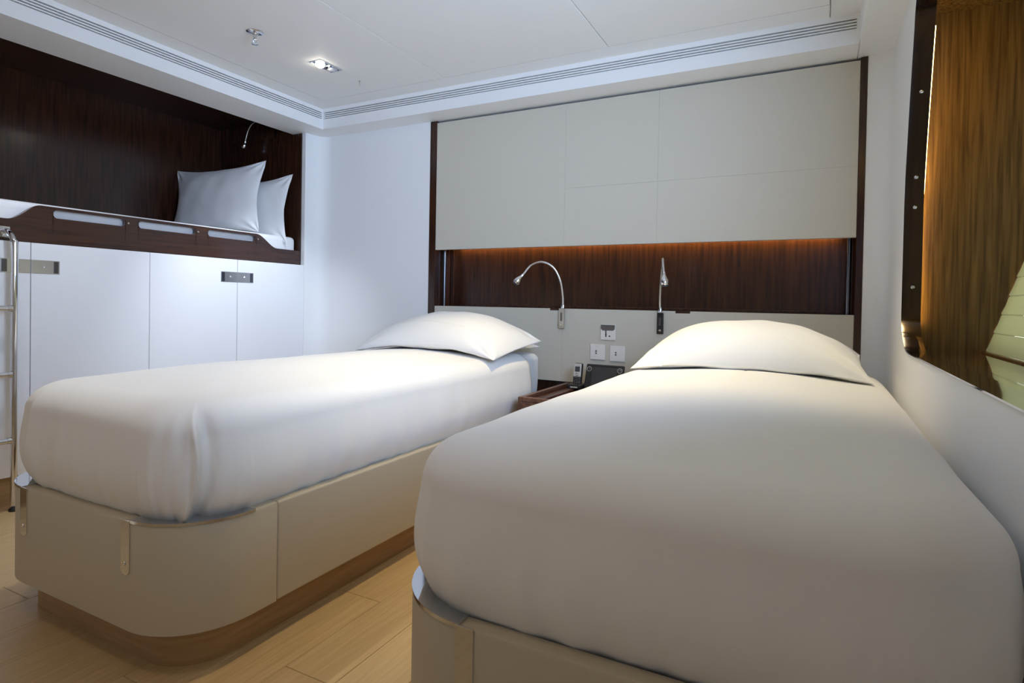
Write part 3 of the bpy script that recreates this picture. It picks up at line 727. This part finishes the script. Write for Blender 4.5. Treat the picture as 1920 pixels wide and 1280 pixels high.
def bedding(name, x0, x1, y0, y1, zb, zt, R_, edge, cut, mt, label, cat, crown=0.012, thick=0.0, fold=None, seed=0, amp=1.0, bulge=0.014):
    """closed rounded block lofted from perimeter rings, cut behind y=cut; wrinkles and hospital corner from displacement"""
    NP = []   # perimeter samples (position on unit: centre of offset 0) 
    def outline(inset, n_side=80, n_arc=80):
        r = max(min(R_-inset, (x1-x0)/2-inset-0.001), 0.0012); X0, X1, Y0, Y1 = x0+inset, x1-inset, y0+inset, y1-inset
        pts = []
        n1 = int(n_side)
        for i in range(n1): pts.append((X1, Y1-r + (Y0+r-Y1+r)*i/n1, 1, 0))
        for i in range(n_arc):
            a = -PI/2*i/n_arc; pts.append((X1-r+r*math.cos(a), Y0+r+r*math.sin(a), math.cos(a), math.sin(a)))
        n2 = n_side//2
        for i in range(n2): pts.append((X1-r + (X0+r-X1+r)*i/n2, Y0, 0, -1))
        for i in range(n_arc):
            a = -PI/2-PI/2*i/n_arc; pts.append((X0+r+r*math.cos(a), Y0+r+r*math.sin(a), math.cos(a), math.sin(a)))
        for i in range(n1): pts.append((X0, Y0+r + (Y1-r-Y0-r)*i/n1, -1, 0))
        for i in range(n_arc//2):
            a = PI-PI/2*i/(n_arc//2); pts.append((X0+r+r*math.cos(a), Y1-r+r*math.sin(a), math.cos(a), math.sin(a)))
        for i in range(n2): pts.append((X0+r + (X1-r-X0-r)*i/n2, Y1, 0, 1))
        for i in range(n_arc//2):
            a = PI/2-PI/2*i/(n_arc//2); pts.append((X1-r+r*math.cos(a), Y1-r+r*math.sin(a), math.cos(a), math.sin(a)))
        return pts
    H = zt-zb
    rows = []
    nv = 26
    for i in range(nv):                   # vertical part
        t = i/nv; rows.append((None, zb + (H-edge)*t, t))
    for i in range(15):                   # edge rounding
        a = PI/2*i/14; rows.append((edge*1.25*(1-math.cos(a)), zt-edge+edge*math.sin(a), 1))
    half = min(x1-x0, y1-y0)/2
    k = 22; e0 = edge*1.25
    for i in range(1, k+1):
        rows.append((e0+(half-e0-0.006)*i/k, None, 1))
    bm = bmesh.new(); grid = []
    Hs = sum(1 for _ in [0])
    for inset, z, t in rows:
        ring = []
        ins = inset if inset is not None else 0.0
        O = outline(ins)
        for j, (px, py, nx, ny) in enumerate(O):
            if inset is None:             # side wall profile: tucked at the hem, bulging above
                o = bulge*math.sin(PI*min(1, t*1.0)**0.8) - 0.046*(1-t)**4
                p = Vector((px+nx*o, py+ny*o, z))
            elif z is not None:
                p = Vector((px, py, z))
            else:
                u = (ins-e0)/(half-e0); p = Vector((px, py, zt + crown*math.sin(u*PI/2)))
            # wrinkles
            hz = (p.z-zb)/H
            wob = noise.noise(Vector((p.x*2.2+seed, p.y*2.2, p.z*2.0)))*0.009 + noise.noise(Vector((p.x*6+seed*3, p.y*6, p.z*4)))*0.0030
            nrm = Vector((nx, ny, 0)) if inset is None else (Vector((nx*(1-min(1, ins/e0)), ny*(1-min(1, ins/e0)), min(1, ins/e0))).normalized() if z is not None else Vector((0, 0, 1)))
            p += nrm*wob*amp
            if inset is None or z is not None:
                s = (py*3.1 if abs(nx) > 0.7 else px*3.1)
                cr = noise.noise(Vector((s*7+seed, hz*1.2, seed)))
                p += nrm*(0.009*amp*cr*max(0, 1-abs(hz-0.15)*1.3)) + nrm*(0.0035*amp*noise.noise(Vector((s*22+seed, hz*2.5+s*3, 4+seed)))*max(0, 1-hz*1.2))
            if fold and (inset is None or z is not None):
                ang = math.atan2(ny, nx)     # 0 right side, -90 foot
                for fx, fang in fold:
                    if (nx > -0.02) == (fx > 0) or abs(nx) < 0.02:
                        a_deg = math.degrees(ang)
                        lim = fang + 9*math.sin(hz*3.2) + 5*hz
                        dd = (lim - a_deg) if fx > 0 else (a_deg - lim)
                        edge_ = sstep(-0.8, 0.8, dd)*max(0, 1-max(0, dd)/70.0)
                        if abs(ny) > 0.999: edge_ = 0 if dd > 70 else edge_
                        up_ = 1-sstep(0.72, 0.98, hz)
                        p += nrm*(0.018*edge_ + 0.016*edge_*math.exp(-(dd/3.5)**2))*up_
                        # soft hollow beside the fold and diagonal ripples
                        hol = math.exp(-((dd+6)/5.0)**2); p -= nrm*0.017*hol*up_
                        rip = math.exp(-((dd-12)/16.0)**2)*math.sin(dd*0.45+hz*9); p += nrm*0.0022*rip*up_
            ring.append(bm.verts.new(p))
        grid.append(ring)
    n = len(grid[0])
    for i in range(len(grid)-1):
        for j in range(n):
            bm.faces.new((grid[i][j], grid[i][(j+1) % n], grid[i+1][(j+1) % n], grid[i+1][j]))
    bm.faces.new(grid[-1])
    if cut is None: bm.faces.new(grid[0][::-1])
    else:
        ed = [v for v in bm.verts if v.co.y > cut + 0.010*math.sin(v.co.z*40)*0 + 0.006*noise.noise(Vector((v.co.x*8, 0, seed)))]
        bmesh.ops.delete(bm, geom=ed, context='VERTS')
    o = finish(name, bm, mt, None, smooth=True, label=label, cat=cat)
    if thick:
        m = o.modifiers.new('solid', 'SOLIDIFY'); m.thickness = thick; m.offset = -1
    return o
# mattresses (fitted sheet) and duvets
bedding('mattress', LX0+0.055, LX1-0.070, 0.94, 3.09, 0.332, 0.664, 0.10, 0.035, None, SHEET, 'white sheeted mattress on the left bed, bare at its head corner beside the nightstand', 'mattress', crown=0.004, seed=3, amp=0.35, bulge=0.0)
bedding('mattress', RX0+0.055, RX1-0.055, 0.94, 3.09, 0.332, 0.664, 0.10, 0.035, None, SHEET, 'white sheeted mattress on the right bed beneath the tucked duvet', 'mattress', crown=0.004, seed=5, amp=0.35, bulge=0.0)
bedding('duvet', LX0+0.012, LX1-0.010, 0.885, 3.2, 0.364, 0.683, 0.19, 0.085, 2.80, CLOTH, 'white duvet on the left bed with a folded hospital corner at its foot', 'duvet', crown=0.022, thick=0.016, fold=[(1, -50)], seed=1)
bedding('duvet', RX0+0.012, RX1-0.006, 0.885, 3.2, 0.364, 0.683, 0.19, 0.085, 2.80, CLOTH, 'smooth white duvet on the right bed, filling the foreground', 'duvet', crown=0.022, thick=0.016, fold=None, seed=9, amp=0.8)

# ------------------------------------------------------------------ pillows
def pillow(label, loc, W, D, Hh, rot=(0, 0, 0), flat=0.12, seed=0, group=None, pinch=0.06, flange=0.0, droop=0.0, skew=0.0, mt=None, hem=False):
    nu, nv_ = 90, 80
    bm = bmesh.new(); G = {}
    for side in (1, -1):
        for i in range(nu+1):
            for j in range(nv_+1):
                if side < 0 and (i in (0, nu) or j in (0, nv_)): G[(side, i, j)] = G[(1, i, j)]; continue
                u = -1+2*i/nu; v = -1+2*j/nv_
                # denser near the borders
                u = math.sin(u*PI/2*0.92)/math.sin(PI/2*0.92); v = math.sin(v*PI/2*0.92)/math.sin(PI/2*0.92)
                px = u*W/2*(1-pinch*(1-abs(v)**1.5)*abs(u)**3*0.8); py = v*D/2*(1-pinch*(1-u*u)*abs(v)**3)
                t = max(0, (1-abs(u)**2.3))**0.75*max(0, (1-abs(v)**2.8))**0.62
                if side > 0: z = Hh*t*(1-flat)
                else: z = -Hh*t*flat
                wr = noise.noise(Vector((px*9+seed, py*9, side*3)))*0.006*min(1, t*4)
                # seams pulling at corners: radial creases
                if side > 0 and hem: wr -= 0.0035*math.exp(-((v+0.60)/0.022)**2)*min(1, t*3) - 0.004*(1-sstep(-0.64, -0.56, v))*min(1, t*3)*(1 if v < -0.5 else 0)
                cu, cv = 1-abs(u), 1-abs(v)
                rad = math.hypot(cu, cv); an = math.atan2(cv, cu)
                wr += 0.009*math.sin(an*9+seed)*math.exp(-(rad/0.35)**2)*min(1, rad*6)
                z += wr*side
                z -= droop*(abs(u)**3)
                z += skew*u
                G[(side, i, j)] = bm.verts.new((px, py, z))
    for side in (1, -1):
        for i in range(nu):
            for j in range(nv_):
                q = [G[(side, i, j)], G[(side, i+1, j)], G[(side, i+1, j+1)], G[(side, i, j+1)]]
                if side < 0: q = q[::-1]
                if len(set(q)) == 4: bm.faces.new(q)
    R = Matrix.Rotation(rot[2], 4, 'Z') @ Matrix.Rotation(rot[1], 4, 'Y') @ Matrix.Rotation(rot[0], 4, 'X')
    bmesh.ops.transform(bm, matrix=Matrix.Translation(loc) @ R, verts=bm.verts[:])
    o = finish('pillow', bm, mt or SHEET, None, smooth=True, label=label, cat='pillow', group=group)
    return o
r = math.radians
pillow('plump white pillow leaning on top at the head of the left bed', (-1.745, 2.64, 0.756), 0.85, 0.52, 0.165, (r(7), 0, r(-1)), flat=0.2, seed=1, pinch=0.05, droop=0.045, hem=True)
pillow('flat white pillow underneath at the head of the left bed, corner showing', (-1.78, 2.83, 0.720), 0.76, 0.46, 0.050, (0, 0, 0), flat=0.25, seed=2, droop=0.02)
pillow('plump white pillow at the head of the right bed', (-0.255, 2.64, 0.750), 0.86, 0.53, 0.170, (r(7), 0, r(2)), flat=0.2, seed=4, pinch=0.05, droop=0.03, hem=True)
pillow('large white pillow standing in the bunk with a pointed upper corner', (-3.665, 2.66, 1.610), 0.76, 0.50, 0.15, (r(80), r(-2.5), r(10)), flat=0.5, seed=6, pinch=0.16)
pillow('smaller-looking white pillow behind the large one, at the end of the bunk', (-3.58, 2.855, 1.562), 0.74, 0.48, 0.12, (r(84), 0, r(4)), flat=0.5, seed=8, pinch=0.18)

# ------------------------------------------------------------------ ceiling fittings
ZP = ZC-0.006
sp = thing('sprinkler_head', 'chrome fire sprinkler hanging from the ceiling near the bunk niche', 'sprinkler', (-2.4485, 1.971, ZP))
cx_, cy_ = -2.4485, 1.971
bm = bmesh.new(); lathe(bm, [(0.040, 0.0), (0.040, 0.002), (0.034, 0.006), (0.016, 0.008), (0.012, 0.012)], (cx_, cy_, ZP), (0, 0, -1), 28); finish('escutcheon', bm, CHROME, sp, smooth='auto')
bm = bmesh.new(); lathe(bm, [(0.009, 0.010), (0.009, 0.030), (0.006, 0.034), (0.005, 0.042)], (cx_, cy_, ZP), (0, 0, -1), 18); finish('stem', bm, CHROME, sp, smooth='auto')
bm = bmesh.new()
for s in (-1, 1): tube(bm, smoothpath([(cx_, cy_+s*0.007, ZP-0.030), (cx_, cy_+s*0.011, ZP-0.042), (cx_, cy_+s*0.003, ZP-0.055)], 5), 0.0022, 8)
finish('yoke', bm, CHROME, sp, smooth=True)
bm = bmesh.new(); lathe(bm, [(0.004, 0.053), (0.015, 0.056), (0.015, 0.058), (0.003, 0.060)], (cx_, cy_, ZP), (0, 0, -1), 20); finish('deflector', bm, CHROME, sp, smooth='auto')

def downlight(label, x, y, lit=0, tilt_=0.0):
    t = thing('downlight', label, 'ceiling light', (x, y, ZP))
    x0, x1, y0_, y1_ = x-0.041, x+0.041, y-0.082, y+0.082
    bm = bmesh.new()
    for a in ((x0, x1, y0_, y0_+0.007), (x0, x1, y1_-0.007, y1_), (x0, x0+0.007, y0_+0.007, y1_-0.007), (x1-0.007, x1, y0_+0.007, y1_-0.007), (x0+0.007, x1-0.007, y-0.003, y+0.003)):
        box(bm, a[0], a[1], a[2], a[3], ZP-0.003, ZP-0.0001)
    finish('bezel', bm, CHROME, t, bevel=0.0008)
    B('recess', x0+0.0072, x1-0.0072, y0_+0.0072, y1_-0.0072, ZP-0.0008, ZP-0.0002, GUN, t)
    for k, s in enumerate((-1, 1)):
        bm = bmesh.new(); lathe(bm, [(0.031, 0), (0.031, 0.002), (0.024, 0.004), (0.0235, 0.0025)], (x, y+s*0.0425, ZP-0.0009), (0, 0, -1), 28)
        h = finish('lamp_ring', bm, CHROME, t, smooth='auto')
        bm = bmesh.new(); lathe(bm, [(0.026, 0.0), (0.025, 0.008), (0.019, 0.016), (0.010, 0.021), (0.002, 0.0225)] if k == 0 else [(0.023, 0.0), (0.021, 0.006), (0.012, 0.010), (0.002, 0.0115)], (x, y+s*0.0425, ZP-0.002), (0, 0, -1), 24)
        finish('bulb', bm, BULB if k in (lit if isinstance(lit, tuple) else (lit,)) else BULB2, h, smooth=True)
downlight('twin square downlight above the bunk side, one bulb glowing', -2.440, 2.427, 0)
hk = thing('ceiling_hook', 'tiny steel ceiling hook beside the twin downlight', 'hook', (-2.42, 2.674, ZP))
bm = bmesh.new(); lathe(bm, [(0.006, 0), (0.006, 0.003), (0.003, 0.005), (0.0022, 0.024), (0.0022, 0.028)], (-2.42, 2.674, ZP), (0, 0, -1), 12); finish('pin', bm, STEEL, hk, smooth='auto')
